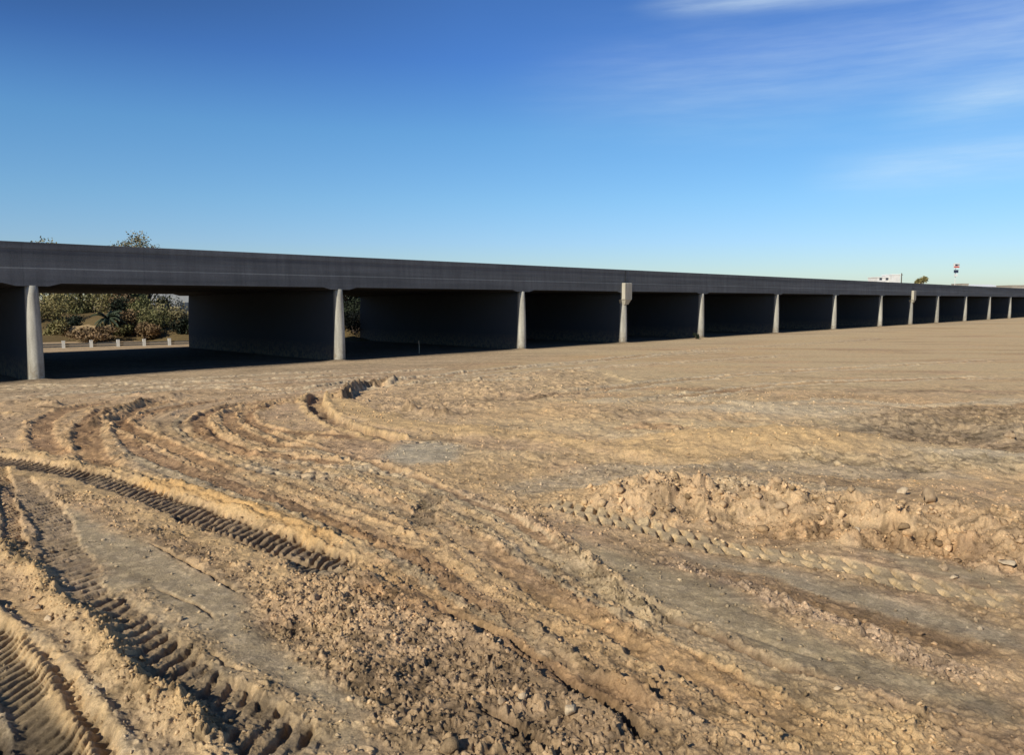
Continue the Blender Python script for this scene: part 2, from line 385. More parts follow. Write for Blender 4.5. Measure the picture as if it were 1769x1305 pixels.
for p in ([(720,668),(860,650),(1000,637),(1150,628),(1280,620),(1400,612)], [(600,672),(760,650),(930,632),(1100,618),(1290,603)],
          [(840,640),(1000,626),(1200,606),(1400,594),(1600,580)], [(950,690),(1150,660),(1400,640),(1760,620)], [(1100,700),(1350,665),(1769,650)]):
    rut(p, .32, .04, bl=.03, br=.03, bc=PALE, c=BROWN, amt=.45, fade=3, wob=.7)

region([(1480,720),(1560,705),(1680,700),(1800,705),(1850,790),(1700,790),(1640,770),(1560,750)], lin(134,114,88)*K, .7, clod=.95, soft=.6)
band([(1120,745),(1180,748),(1230,744)], .3, lin(128,106,80)*K, .7, clod=1.0)
band([(1330,800),(1500,812),(1700,815),(1850,820)], .5, lin(150,132,102)*K, .7, clod=1.0)
band([(885,700),(960,690),(1010,684)], .25, lin(118,98,74)*K, .7, clod=1.0)
# ================= the rubble bank: ground behind it stands higher
def bank(px, h, run, back, clod=1.0, c=TAN):
    idx, q, t, T, e = path(px, run+back*2.5, .9); m = ends(t, T, 1.5)
    nb = fbm(X[idx], Y[idx], .5, 4, T=T3); up = smooth(0, run, q + nb*.35)*(q > -run)
    z = h*up*np.exp(-(np.clip(q-run, 0, None)/back)**2)*m; Z[idx] += z*(1+nb*.25)
    f = smooth(-.1, .15, q)*(1-smooth(run*1.05, run*1.7, q))*m*np.clip(.75+1.6*fbm(X[idx]+5, Y[idx], 1.3, 3, T=T2), .55, 1)
    tint(f*.75, c, idx); CL[idx] += (clod-CL[idx])*f; BIG[idx] = np.maximum(BIG[idx], f)
BIG = np.zeros(N)
bank([(930,852),(1000,872),(1100,892),(1190,905),(1300,915),(1400,935),(1500,952),(1600,966),(1700,985),(1900,1025),(2250,1100)], .29, 1.1, 2.2, c=lin(180,150,112)*K)
bank([(585,700),(602,680),(625,668),(665,664),(712,660)][::-1], -.17, .16, 1.0, .8)
band([(1270,925),(1400,925),(1520,940),(1650,960),(1769,975)], .3, RED, .5)
band([(1200,870),(1400,870),(1560,890)], .35, PALE, .5)

ga = catmull([G(*p) for p in [(330,684),(230,700),(150,722),(115,755),(160,805),(300,858),(470,915),(620,975),(770,1050),(930,1140),(1100,1250),(1260,1370)]], 8)
gb = catmull([G(*p) for p in [(760,684),(560,694),(450,708),(440,728),(500,752),(630,790),(780,840),(900,900),(1020,985),(1180,1075),(1400,1165),(1760,1290)]], 8)
rs_ = np.random.RandomState(4)
for i in range(26):
    k = (i+.5)/26 + rs_.randn()*.012; p_ = ga*(1-k)+gb*k; a_ = int(rs_.rand()*22); b_ = len(p_)-int(rs_.rand()*30); p_ = p_[a_:b_:6]
    cc_ = [BROWN, GREY, GOLD, TAN, RED, GREY, BROWN][rs_.randint(7)]
    rut([tuple(q) for q in p_], .07+.14*rs_.rand(), .018+.03*rs_.rand(), bl=.04*rs_.rand(), br=.05*rs_.rand(), bw=.08, c=cc_, amt=.35+.3*rs_.rand(), clod=.30, fade=1.5, wob=.45, rough=.5, bcl=.6, world=True)
# ================= wheel and crawler tracks, back to front
for p, w in (([(650,688),(520,697),(470,700),(450,706),(425,712),(432,728),(470,740),(520,745),(600,752),(660,755)], .22),
             ([(560,690),(470,700),(410,708),(395,716),(402,735),(440,755),(500,768),(560,775)], .2),
             ([(480,695),(400,703),(355,715),(345,735),(375,757),(420,775),(480,785),(560,795),(640,800)], .2),
             ([(330,690),(260,700),(225,712),(205,725),(230,742),(280,762),(340,790),(420,820)], .2),
             ([(300,690),(200,703),(160,722),(150,750),(158,780),(185,815)], .3),
             ([(220,690),(130,702),(85,718),(72,740),(80,765),(120,790)], .25)):
    rut(p, w, .05, bl=.05, br=.05, bc=lin(190,156,112)*K, c=BROWN, amt=.7, fade=1.0, rough=.6)
rut([(560,684),(548,690),(542,697),(556,712),(590,730),(640,745),(700,760)], .26, .16, bl=.07, br=.10, bc=GOLD, c=DARK, amt=.5, fade=.5)
ridge([(330,687),(270,692),(225,703),(180,715),(150,738)], .17, .34, lin(118,98,74)*K, .6)  # dark tint paints a thin shadow line along the ridge
ridge([(712,661),(660,664),(622,669),(600,681),(588,692)], .15, .36, lin(96,80,62)*K, .7)  # shadowed step of the pad, its shade painted in as dark soil
ridge([(1010,640),(1060,650),(1100,664)], .12, .12, None)
ridge([(690,706),(745,717),(800,716)], .13, .24, DARK, .4)
ridge([(-20,700),(60,694),(110,702)], .2, .22, lin(118,98,74)*K, .5)
ridge([(155,735),(190,722),(230,712)], .12, .20, None)
ridge([(470,785),(400,770),(350,745),(365,730)], .12, .14, None)
ridge([(330,760),(400,788),(470,800)], .14, .07, GOLD)
ridge([(60,700),(100,706),(90,708)], .2, .10, DARK, .5); ridge([(-20,712),(30,716),(60,716)], .22, .12, GOLD, .5)
ridge([(200,683),(260,684),(320,680)], .18, .08, None); ridge([(430,700),(520,690),(600,684)], .15, .07, BROWN, .5)
ridge([(690,705),(740,716),(790,716)], .15, .10, DARK, .3)
ridge([(360,682),(420,676),(490,672)], .12, .06, None); ridge([(560,680),(640,668),(700,662)], .12, .07, None)
for p, tw in (([(-40,682),(30,679),(90,676),(160,674)], .22), ([(675,757),(740,760),(800,765)], .18),
              ([(410,795),(470,808),(530,815),(600,822)], .25), ([(600,800),(660,812),(720,820)], .2),
              ([(480,790),(560,800),(650,810)], .2)):
    rut(p, tw, .02, pitch=.30, cleat=.06, c=PALE, amt=.4, fade=.3, clod=.2, two=True)
rut([(765,842),(745,862),(732,885),(728,912)], .16, .05, bl=.05, bc=TAN, c=lin(120,104,82)*K, clod=.8)
ridge([(905,880),(960,930),(1010,975),(1080,1030),(1150,1075)], .12, .06, None, clod=1.0)
ridge([(640,938),(690,952),(720,968)], .1, .06, None)
ridge([(380,868),(470,900),(560,930)], .10, .05, None, clod=.9)
# the long crawler track crossing the left half
rut([(-60,780),(0,789),(66,803),(143,820),(219,840),(285,860),(357,889),(433,918),(509,946),(590,980)], .34, .07, pitch=.165, cleat=.062, bar_az=6,
    bl=.09, br=.03, bw=.24, bc=GOLD, c=lin(128,110,86)*K, amt=.7, duty=.42, clod=.05, fade=.35, wob=.15, rough=.2, bcl=.1)
band([(230,826),(330,842),(430,875),(520,905),(600,940)], .17, lin(214,172,112)*K, .95, clod=.12, dz=.03, fine=.5)
groove([(285,880),(357,905),(433,932),(509,958),(596,986)], .035, .07, lip=.03, c=DARK)
# lugged tyre track at the right
rut([(935,860),(956,866),(1012,882),(1089,900),(1165,918),(1242,938),(1318,953),(1395,968),(1471,982),(1547,1000),(1650,1022),(1790,1056)], .27, .012, pitch=.24, cleat=.085, bar_az=8,
    bl=.0, br=.015, bw=.06, bc=TAN, c=lin(190,166,126)*K, amt=.85, duty=.26, clod=.03, fade=.4, wob=.06, two=True, rough=.1, fine=.35, tdark=.9, wearoff=True)
# edges left by the blade
groove([(250,935),(300,958),(350,982),(410,1020)], .02, .05, lip=.0, c=DARK)
groove([(265,1010),(320,1030),(365,1062),(372,1068)], .018, .03, c=DARK)
groove([(355,1117),(400,1140),(450,1168)], .018, .035, c=DARK)
groove([(745,1030),(790,1052),(840,1078),(900,1110),(960,1145),(1010,1180),(1080,1235),(1120,1290)], .035, .09, lip=.02, c=DARK)
groove([(820,1212),(870,1235),(930,1268),(980,1310)], .03, .07, lip=.01, c=DARK)
groove([(1128,1050),(1200,1088),(1280,1125),(1380,1160),(1460,1180)], .035, .05, lip=-.01, c=DARK)
groove([(1250,1190),(1340,1240),(1450,1290)], .03, .06, lip=.03, c=DARK)
groove([(1480,1190),(1600,1240),(1769,1305)], .03, .05, lip=.03, c=DARK)
groove([(1210,1075),(1320,1110),(1480,1150)], .05, .015)
groove([(1240,1030),(1300,1060),(1400,1100)], .04, .012)
# big tread impressions in the lower left
rut([(20,830),(66,865),(102,925),(132,986),(172,1040)], .24, .03, pitch=.17, cleat=.05, bar_az=30, c=lin(164,142,112)*K, amt=.6, two=False, clod=.15, fade=.4)
rut([(160,1010),(190,1050),(229,1093),(285,1142),(341,1185),(400,1226),(470,1275),(540,1330)], .26, .03, pitch=.215, cleat=.06, bar_az=10,
    bl=.03, br=.06, bw=.14, bc=lin(176,150,112)*K, c=lin(140,120,92)*K, amt=.7, duty=.40, clod=.35, fade=.5, wob=.4)
rut([(0,800),(10,850),(22,920),(30,960)], .12, .03, pitch=.15, cleat=.05, bar_az=20, clod=.2)
ridge([(-20,930),(25,965),(70,1000),(120,1045),(165,1088),(205,1135),(240,1175),(290,1215),(330,1255),(370,1305)], .15, .17, GOLD, .95, clod=.9, rough=.6)
rut([(-190,1000),(-90,1070),(-10,1130),(40,1190),(80,1260),(110,1330),(125,1400)], .32, .05, pitch=.115, cleat=.036, bar_az=8, br=.0, bl=.06, bw=.07, bc=PALE,
    c=lin(138,120,90)*K, amt=.8, duty=.40, clod=.04, fade=.3, wob=.12, fine=.5)
ridge([(-60,1030),(0,1062),(40,1105),(78,1155),(105,1205),(132,1260),(160,1320),(175,1370)], .055, .13, GOLD, .9, clod=.3, fade=.2, wob=.3, rough=.7)
ridge([(20,1015),(70,1090),(115,1150),(150,1210),(180,1270),(205,1330)], .09, .03, GOLD, .7, clod=.3)
ridge([(-80,1180),(0,1230),(22,1265),(35,1310),(40,1350)], .05, .10, PALE, .6, fade=.2)
mound(-70, 1330, .5, .5, -.12, lin(60,52,44)*K, .2)

for s__ in [9.1-13.24, 9.1, 22.34, 35.58, 46.13, 56.68, 69.9, 83.2, 96.4, 107, 117.5, 130.8, 144]:
    fx = bu[0]*s__ + bn[0]*DT; fy = bu[1]*s__ + bn[1]*DT; Z += .07*np.exp(-(((X-fx)**2+(Y-fy)**2)/.55**2))
# ================= small relief
def lod(s): return 1 - smooth(s*110, s*200, RR)
CL = np.clip(CL + fbm(X, Y, .8, 3, T=T2)*.3*CL, 0, 1.1)
xw = X + fbm(X, Y, .12, 3, T=T1)*.07; yw = Y + fbm(X, Y, .12, 3, T=T2)*.07
k = np.nonzero((RR < 62) & (RR > 3))[0]
zc = np.zeros(N)
patch = smooth(-.15, .3, fbm(X, Y, 1.1, 3, T=T4))
zc[k] += clods(xw[k], yw[k], .42, .8)*.24*BIG[k]*(.55+.6*patch[k])
zc[k] += clods(xw[k]+7, yw[k], .30, .75)*(.19*BIG[k] + .014*CL[k]*patch[k] + .075*CL[k]*smooth(13, 20, RR[k])*(.3+.7*patch[k]))
zc[k] += clods(xw[k], yw[k]+3, .15, .8)*(.020+.05*BIG[k]+.03*smooth(11, 16, RR[k]))*CL[k]*(.35+.65*patch[k])*lod(.15*2)[k]
k = np.nonzero((RR < 22) & (RR > 3))[0]
zc[k] += clods(xw[k]+3, yw[k], .075, .85)*(.036+.02*patch[k])*CL[k]*lod(.1)[k]
k = np.nonzero((RR < 12) & (RR > 3))[0]
zc[k] += clods(xw[k]+3, yw[k]+9, .042, .85)*.036*CL[k]*lod(.055)[k]
zc += fbm(X, Y, .22, 4, .55, T=T3)*.035*FN*(.3+CL)*near*lod(.25)
zc += fbm(X, Y, .7, 3, .5, T=T2)*.05*FN*(.2+CL)*near*flat
farsoft = 1 - .5*smooth(17, 30, RR)*(1 - .8*smooth(.5, .85, CL))
rg = 1 - np.abs(fbm(X, Y, 2.1, 4, .55, T=T1))*3.2
zc *= farsoft
zc += (np.clip(rg, -.3, 1)*.045 + fbm(X, Y*1.2, .6, 4, .6, T=T3)*.07)*farsoft*smooth(11, 16, RR)*smooth(-5, 2, X)*near*(1-smooth(20, 27, dist_b))*(1-np.clip(BIG, 0, 1))
zc += fbm(X, Y, .05, 2, .5, T=T2)*.006*FN*lod(.06)
Z += zc
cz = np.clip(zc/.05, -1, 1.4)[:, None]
COL *= 1 + np.where(cz < .12, -.20*(1-np.clip(cz/.12, 0, 1))*CL[:, None]*(RR < 22)[:, None], 0) + .12*cz*np.array([1.0, .95, .85])  # shade between clods painted in: hollows darker, tops lighter
ca, sa = math.cos(.80), math.sin(.80); al = X*ca - Y*sa; ac = X*sa + Y*ca
stk = fbm(al*.16, ac, .34, 4, .6, T=T1)*smooth(26, 10, RR) if False else fbm(al*.16, ac, .34, 4, .6, T=T1)*(1-smooth(12, 24, RR))
COL *= (1 + .22*stk)[:, None]
stk2 = fbm(X*.22 + 9, Y*1.0 - X*.12, .5, 5, .6, T=T2)*smooth(12, 20, RR)*nearc
COL *= (1 + .30*stk2)[:, None]
spk = smooth(.16, .30, fbm(X, Y, .09, 3, .6, T=T4)); spd = smooth(.14, .30, fbm(X+31, Y, .13, 3, .6, T=T2))
COL *= (1 + (.30*spk - .34*spd*(.35+CL))*nearc)[:, None]
COL *= (1 + .22*nearc*fbm(X, Y, .35, 4, .6, T=T4) + .16*fbm(X*.5, Y, 3.0, 3, .6, T=T3))[:, None]
lum = COL.mean(1)[:, None]; COL = lum + (COL-lum)*.93; COL = np.clip(COL, .015, None); COL *= np.minimum(1, .62/COL.max(1))[:, None]
Z *= 1 - smooth(80, 160, RR)
print('terrain', N, Z.min(), Z.max())

ii = np.arange(nA-1)[:, None]*nR + np.arange(nR-1)[None]
Fc = np.stack([ii, ii+1, ii+1+nR, ii+nR], -1).reshape(-1, 4)[:, ::-1]
Fc = Fc[:, ::-1] if False else Fc
V = np.stack([X, Y, Z], 1)
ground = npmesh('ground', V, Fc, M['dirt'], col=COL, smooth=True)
ground['kind'] = 'structure'
def zat(x, y):
    a = math.atan2(x, y); r = math.hypot(x, y)
    i = int(np.clip(np.searchsorted(az, a), 0, nA-1)); j = int(np.clip(np.searchsorted(rr, r), 0, nR-1)); return float(Z[i*nR+j])

# ================= loose crumbs (nobody could count them)
def ico(sub):
    import bmesh
    bm = bmesh.new(); bmesh.ops.create_icosphere(bm, subdivisions=sub, radius=1.0)
    v = np.array([tuple(p.co) for p in bm.verts]); f = np.array([[q.index for q in p.verts] for p in bm.faces]); bm.free(); return v, f
def rockverts(sub, seed, flatz=.7, jag=.35, cuts=7):
    rs = np.random.RandomState(seed); v, f = ico(sub)
    for _ in range(cuts):
        n = rs.randn(3); n /= np.linalg.norm(n); d = .28 + .38*rs.rand()
        s = v@n; v = v - np.clip(s-d, 0, None)[:, None]*n[None]*1.0
    v = v*(1 + jag*.12*rs.randn(len(v), 1)); v *= np.array([1.0, .62+.5*rs.rand(), flatz*(.7+.5*rs.rand())]); return v, f
def scatter(name, n, wt, smin, smax, power, label, cat, variants=8, seed=3, colgain=1.08, rmax=16):
    rs = np.random.RandomState(seed); rm = (RR > 4.7) & (RR < rmax) & (np.abs(A.ravel()) < math.radians(37))
    w = np.where(rm, wt*RR**2, 0); cdf = np.cumsum(w); cdf /= cdf[-1]
    pick = np.searchsorted(cdf, rs.rand(n)); Vs = []; Fs = []; Cs = []; off = 0
    vr = [rockverts(1, 50+i, .75, .5) for i in range(variants)]
    sz = smin + (smax-smin)*rs.rand(n)**power
    for j, i in enumerate(pick):
        v, f = vr[j % variants]; a = rs.rand()*6.28; c, s = math.cos(a), math.sin(a); tl = rs.randn()*.4; ct, st = math.cos(tl), math.sin(tl)
        v = v@np.array([[ct,0,-st],[0,1,0],[st,0,ct]]); v = v@np.array([[c,s,0],[-s,c,0],[0,0,1]])*sz[j]
        Vs.append(v + np.array([X[i], Y[i], Z[i]+sz[j]*.22])); Fs.append(f+off); off += len(v)
        Cs.append(np.repeat((COL[i]*colgain*(.62+.75*rs.rand()))[None], len(v), 0))
    o = npmesh(name, np.concatenate(Vs), np.concatenate(Fs), M['dirt'], col=np.concatenate(Cs))
    return tag(o, label, cat, kind='stuff')
scatter('loose_clods', 15000, np.clip(CL-.28, 0, 1)**1.5, .006, .034, 2.6, 'small crumbs of dry dirt strewn over the churned ground', 'clods', rmax=14)
scatter('rubble', 520, BIG**2+.0005*CL, .02, .12, 2.6, 'broken lumps of hardened earth along the low dirt bank', 'rubble', seed=9, colgain=1.1, rmax=20)

scatter('gravel', 13000, .25+np.clip(1-CL, 0, 1)*.5, .007, .05, 3.6, 'small stones and grit scattered over the graded ground', 'gravel', seed=15, colgain=1.12, rmax=28)
# ================= single stones
def stone(x, y, size, label, mat='stone', seed=0, squash=.75, rz=0.0, sink=.3):
    p = G(x, y); z = zat(*p); v, f = rockverts(2, seed, squash, .22, 18)
    c, s = math.cos(rz), math.sin(rz); v = v@np.array([[c,s,0],[-s,c,0],[0,0,1]])*size
    o = npmesh('stone', v, f, M[mat]); o.location = (p[0], p[1], z + size*squash*(.6-sink)); tag(o, label, 'stone', 'stones and hard lumps lying on the dirt')
    return o
stone(985,1243, .085, 'pale pointed stone standing up in dark clods at the bottom centre', 'palestone', 21, 1.15, .4, .1)
stone(861,1108, .05, 'round cream stone beside the long crack in the dirt', 'palestone', 22)
stone(905,1215, .055, 'angular pale stone just left of the pointed stone', 'palestone', 23)
stone(868,1220, .075, 'tan stone on the lip of the short crack near the bottom', 'stone', 24)
stone(85,1068, .075, 'orange tan stone lying on the loose berm at the left edge', 'palestone', 25)
stone(65,1052, .07, 'grey stone behind the orange tan one on the left berm', 'stone', 26)
stone(165,1200, .04, 'small white stone between the two deep tread tracks', 'palestone', 27)
stone(51,1032, .045, 'small grey stone at the top of the left berm cluster', 'stone', 28)
stone(225,1135, .06, 'grey lump beside the deep tread pits in the lower left', 'stone', 29)
stone(1445,1190, .055, 'pale stone on the edge of the grey scraped strip at lower right', 'palestone', 30)
stone(1598,1166, .05, 'greyish stone sitting on the grey scraped strip at right', 'stone', 31)
stone(1432,1138, .05, 'small tan stone in the middle of the grey scraped strip', 'stone', 32)
stone(1600,900, .21, 'largest dark-sided lump of hard earth in the rubble bank', 'stone', 33, .9, .3, .2)
stone(1648,1002, .10, 'orange lump at the foot of the rubble bank', 'palestone', 34)
stone(1632,985, .11, 'tan lump behind the orange one at the foot of the bank', 'stone', 35)
stone(1735,985, .15, 'wide pale lump at the foot of the bank by the right edge', 'palestone', 36, .55, .2)
stone(1420,868, .13, 'tall dark-sided lump on the crest of the rubble bank', 'stone', 37, 1.0, .9)
stone(1560,885, .13, 'flat-faced cream block near the crest of the bank', 'palestone', 38, .7, .1)
stone(1348,898, .15, 'grey block low on the left part of the bank', 'stone', 39, .8, .5)
stone(1480,935, .12, 'pale cube-like lump at the base of the bank', 'palestone', 40, .9, .5)
stone(1748,750, .22, 'dark upright lump in the grey hollow at the right edge', 'stone', 41, .95, .5)
stone(1160,885, .11, 'tan lump at the left foot of the rubble bank', 'stone', 42)

# ------------------------------------------------------------------ the bridge (local x along it, local y across, away from the camera)
L = 13.24; SH = .797*L
org = empty('road_bridge', (0, 0, 0)); brz = math.atan2(bu[1], bu[0])
org.rotation_euler = (0, 0, brz)
tag(org, 'long low grey concrete road bridge on a row of thin wall piers', 'bridge')
# pier stations fitted to the photograph
s0 = 9.10
steps = [L, L, SH, SH, L, L, L, SH, SH, L, L, L, L, SH, SH, L, L, L]
st_ = [s0]
for q in steps: st_.append(st_[-1]+q)
st_ = [s0-L, s0] + [q+.28 for q in st_[1:]]
joints = {4, 9, 15}
FB = DT + .13; WID = 17.25; ZB = 3.65; ZL = 4.23; ZT = 5.17; XF = -.24
def sof(y): return XF*(y-FB)/WID
x0, x1 = st_[0]-6, st_[-1]+60
d = MB()   # slab with a chamfered ledge line and falling slightly to the far side
prof = [(FB, ZB), (FB, ZL-.05), (FB+.022, ZL), (FB+WID-.022, ZL+XF), (FB+WID, ZL-.05+XF), (FB+WID, ZB+XF)]
def extr(mb, prof, xa, xb):
    n = len(prof); mb.add([(xa, y, z) for y, z in prof]+[(xb, y, z) for y, z in prof],
        [tuple(range(n)), tuple(range(2*n-1, n-1, -1))]+[(i, n+i, n+(i+1)%n, (i+1)%n) for i in range(n)])
extr(d, prof, x0, x1)
for s in st_:  # shallow drop panels over the piers
    a, b, c_ = .55, 1.05, .11; n = 0
    for yy0, yy1 in ((FB-.003, FB+WID+.003),):
        d.add([(s-b,yy0,ZB+.02),(s-a,yy0,ZB-c_),(s+a,yy0,ZB-c_),(s+b,yy0,ZB+.02),
               (s-b,yy1,ZB+.02+XF),(s-a,yy1,ZB-c_+XF),(s+a,yy1,ZB-c_+XF),(s+b,yy1,ZB+.02+XF)],
              [(0,1,2,3),(7,6,5,4),(0,4,5,1),(1,5,6,2),(2,6,7,3),(3,7,4,0)])
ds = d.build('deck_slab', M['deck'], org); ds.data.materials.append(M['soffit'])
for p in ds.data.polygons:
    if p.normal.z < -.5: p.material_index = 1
for nm, y0, sg, dz in (('parapet', FB+.022, 1, 0), ('parapet', FB+WID-.022, -1, XF)):
    p = MB(); z0 = ZL+.001+dz; z1 = ZT+dz
    extr(p, [(y0, z0), (y0, z0+.30), (y0+.012*sg, z0+.302), (y0+.012*sg, z1-.25), (y0-.004*sg, z1-.249), (y0-.004*sg, z1-.01), (y0+.01*sg, z1), (y0+.25*sg, z1), (y0+.40*sg, z0)][::sg], x0, x1)
    p.build(nm, M['deck'], org)
for s in [st_[i] for i in sorted(joints)]:
    MB().box(s-.012, FB-.006, ZB+.1, s+.012, FB+.02, ZT-.03).build('expansion_joint', M['joint'], org)
def pier(s, joint):
    mb = MB(); vs = []; lv = [(-.6, 0), (0, 0), (.6, .03), (1.3, .11), (2.0, .24), (2.7, .42), (3.25, .62), (ZB-.09, .78)]
    nn = 10; rings = []
    for z, k in lv:
        half = .265 - .06*k; tip = DT - .02 + .14*k; far_ = FB+WID-.25-.25*k; nose = .30 - .06*k
        r = []
        for j in range(nn+1):
            a = -PI/2 + PI*j/nn; r.append((s+half*math.sin(a), tip+nose-nose*math.cos(a), z))
        for j in range(nn+1):
            a = PI/2 - PI*j/nn; r.append((s+half*math.sin(a), far_-nose+nose*math.cos(a), z + (XF*.95 if z > 3.3 else 0)))
        rings.append(r)
    m = len(rings[0])
    for r in rings: vs += r
    fs = [(i*m+j, i*m+(j+1)%m, (i+1)*m+(j+1)%m, (i+1)*m+j) for i in range(len(rings)-1) for j in range(m)]
    fs += [tuple(range((len(rings)-1)*m, len(rings)*m))]
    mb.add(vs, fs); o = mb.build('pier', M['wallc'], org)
    for p in o.data.polygons: p.use_smooth = len(p.vertices) == 4
    if joint:
        b = MB(); a = .40; y0 = FB-.30; y1 = FB-.004
        b.add([(s-a+.03,y0,3.06),(s+a-.03,y0,3.06),(s+a-.03,y1+.25,3.06),(s-a+.03,y1+.25,3.06),
               (s-a,y0,3.12),(s+a,y0,3.12),(s+a,y1,3.12),(s-a,y1,3.12),(s-a,y0,4.20),(s+a,y0,4.20),(s+a,y1,4.20),(s-a,y1,4.20),
               (s-a+.03,y0+.03,4.24),(s+a-.03,y0+.03,4.24),(s+a-.03,y1,4.24),(s-a+.03,y1,4.24)],
              [(3,2,1,0),(0,1,5,4),(1,2,6,5),(2,3,7,6),(3,0,4,7),(4,5,9,8),(5,6,10,9),(6,7,11,10),(7,4,8,11),(8,9,13,12),(9,10,14,13),(10,11,15,14),(11,8,12,15),(12,13,14,15)])
        b.add([(s-.20,y0+.16,2.72),(s+.20,y0+.16,2.72),(s+.20,y1+.3,2.72),(s-.20,y1+.3,2.72),(s-a+.06,y0+.02,3.058),(s+a-.06,y0+.02,3.058),(s+a-.06,y1+.3,3.058),(s-a+.06,y1+.3,3.058)],
              [(3,2,1,0),(0,1,5,4),(1,2,6,5),(2,3,7,6),(3,0,4,7),(4,5,6,7)])
        b.build('bearing_block', M['block'], o)
for i, s in enumerate(st_): pier(s, i in joints)
def Bw(s, y, z=0): 
    return Vector((bu[0]*s + bn[0]*y, bu[1]*s + bn[1]*y, z))

# stake and scrap at the foot of the piers
p = G(724, 611); mb = MB(); mb.tube([(0,0,-.1),(.01,0,.35),(-.01,.01,.72)], [.025,.023,.02], 6)
o = mb.build('marker_stake', M['wood'], None); o.location = (p[0], p[1], 0); tag(o, 'thin upright wooden stake at the edge of the bridge shadow', 'stake')

# ------------------------------------------------------------------ plants
def leaves(cl, n, size, rs, droop=0.0):
    """cl: list of (centre, radius xyz); n leaf faces over them"""
    w = np.array([c[1][0]*c[1][1]*c[1][2] for c in cl])**.7; w /= w.sum(); pick = rs.choice(len(cl), n, p=w)
    c = np.array([cl[i][0] for i in pick]); r = np.array([cl[i][1] for i in pick])
    d = rs.randn(n, 3); d /= np.linalg.norm(d, axis=1)[:, None]; rad = rs.rand(n, 1)**.45*(1+.18*rs.randn(n, 1))
    p = c + d*r*rad; u = rs.randn(n, 3); u /= np.linalg.norm(u, axis=1)[:, None]; w_ = np.cross(u, rs.randn(n, 3)); w_ /= np.linalg.norm(w_, axis=1)[:, None]
    s = size*(.6+.8*rs.rand(n, 1)); V = np.stack([p-u*s, p+w_*s*.5, p+u*s, p-w_*s*.5], 1).reshape(-1, 3)
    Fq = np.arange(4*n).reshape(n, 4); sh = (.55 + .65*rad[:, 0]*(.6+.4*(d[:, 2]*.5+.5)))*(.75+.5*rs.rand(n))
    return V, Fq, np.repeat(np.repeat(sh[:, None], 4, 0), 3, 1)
def tree(name, x, y, h, wdt, mat, label, cat='tree', n=5000, seed=0, trunk=.25, leaf=.11, base=.25, nl=14, group=None, loose=1.0):
    rs = np.random.RandomState(seed); root = empty(name, (x, y, 0)); tag(root, label, cat, group or 'trees beyond the bridge')
    tk = MB(); tk.tube([(0,0,-.2),(.05*h*rs.randn()*.3,0,h*.25),(.04*h*rs.randn(),.03*h*rs.randn(),h*.55),(.05*h*rs.randn(),0,h*.85)], [trunk, trunk*.8, trunk*.5, trunk*.15], 7)
    cl = []; 
    for i in range(nl):
        t = base + (1-base)*rs.rand()**.8; a = rs.rand()*6.28; prof_ = math.sin(PI*min(1, max(.12, (t-base*.5)/(1.08-base*.5))))**.6
        rad = wdt*.5*prof_*(.35+.65*rs.rand()); q = np.array([math.cos(a)*rad, math.sin(a)*rad, h*t*.93])
        cr = wdt*(.13+.13*rs.rand())*loose; cl.append((q, np.array([cr, cr, cr*.8])))
        tk.tube([(0,0,max(.1, q[2]*.55)), tuple(q*np.array([.55,.55,.85])), tuple(q)], [trunk*.35, trunk*.2, trunk*.06], 5)
    tk.build('trunk', M['bark'], root, True)
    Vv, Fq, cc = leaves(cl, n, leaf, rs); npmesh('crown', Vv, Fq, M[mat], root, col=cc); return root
def shrub(name, x, y, h, wdt, mat, label, n=2500, seed=0, leaf=.09, group=None):
    rs = np.random.RandomState(seed); root = empty(name, (x, y, 0)); tag(root, label, 'shrub', group or 'shrubs around the bridge')
    cl = []; tk = MB()
    for i in range(9):
        a = rs.rand()*6.28; rad = wdt*.42*rs.rand()**.6; q = np.array([math.cos(a)*rad, math.sin(a)*rad, h*(.25+.55*rs.rand())])
        cl.append((q, np.array([wdt*.2, wdt*.2, h*.24]))); tk.tube([(0,0,-.1), tuple(q*np.array([.4,.4,.6])), tuple(q*np.array([1.1,1.1,1.2]))], [.05,.035,.01], 5)
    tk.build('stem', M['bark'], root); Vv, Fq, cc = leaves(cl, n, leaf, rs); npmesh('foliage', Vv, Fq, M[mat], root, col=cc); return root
def at(px, Y): 
    q = P(px, 560, Y); return q.x, Y
# seen through the open bay and over the deck
grp = None
x, y = at(92, 74); tree('tree', x, y, 8.35, 5.0, 'olive', 'yellow green tree just right of the first pier, its tip over the deck', n=9000, seed=1, base=.08, nl=22)
x, y = at(232, 77); tree('tree', x, y, 9.6, 5.6, 'pale', 'tallest tree, its yellowish tufts rising above the bridge deck', n=9500, seed=4, base=.12, nl=24)
x, y = at(212, 68); tree('tree', x, y, 6.2, 2.6, 'rust', 'rust coloured tree seen through the open bay', n=6000, seed=3, base=.05, nl=14)
x, y = at(140, 76); tree('tree', x, y, 7.0, 6.5, 'olive', 'olive tree behind the sandy bank', n=8000, seed=5, base=.1, nl=20)
x, y = at(254, 70); tree('tree', x, y, 6.3, 4.5, 'green', 'green bushy tree right of the rust coloured one', n=8000, seed=6, base=.04, nl=18)
x, y = at(300, 64); shrub('shrub', x, y, 3.1, 3.6, 'pale', 'grey green shrub at the right side of the open bay', n=3500, seed=7)
x, y = at(268, 61); shrub('shrub', x, y, 2.6, 3.4, 'green', 'green shrub behind the white posts', n=3000, seed=8)
x, y = at(82, 64); shrub('shrub', x, y, 3.6, 3.4, 'olive', 'yellow green shrub right beside the first pier', n=3500, seed=9)
x, y = at(112, 61); shrub('shrub', x, y, 2.0, 2.6, 'dark', 'low dark shrub left of the sandy bank', n=2200, seed=10)
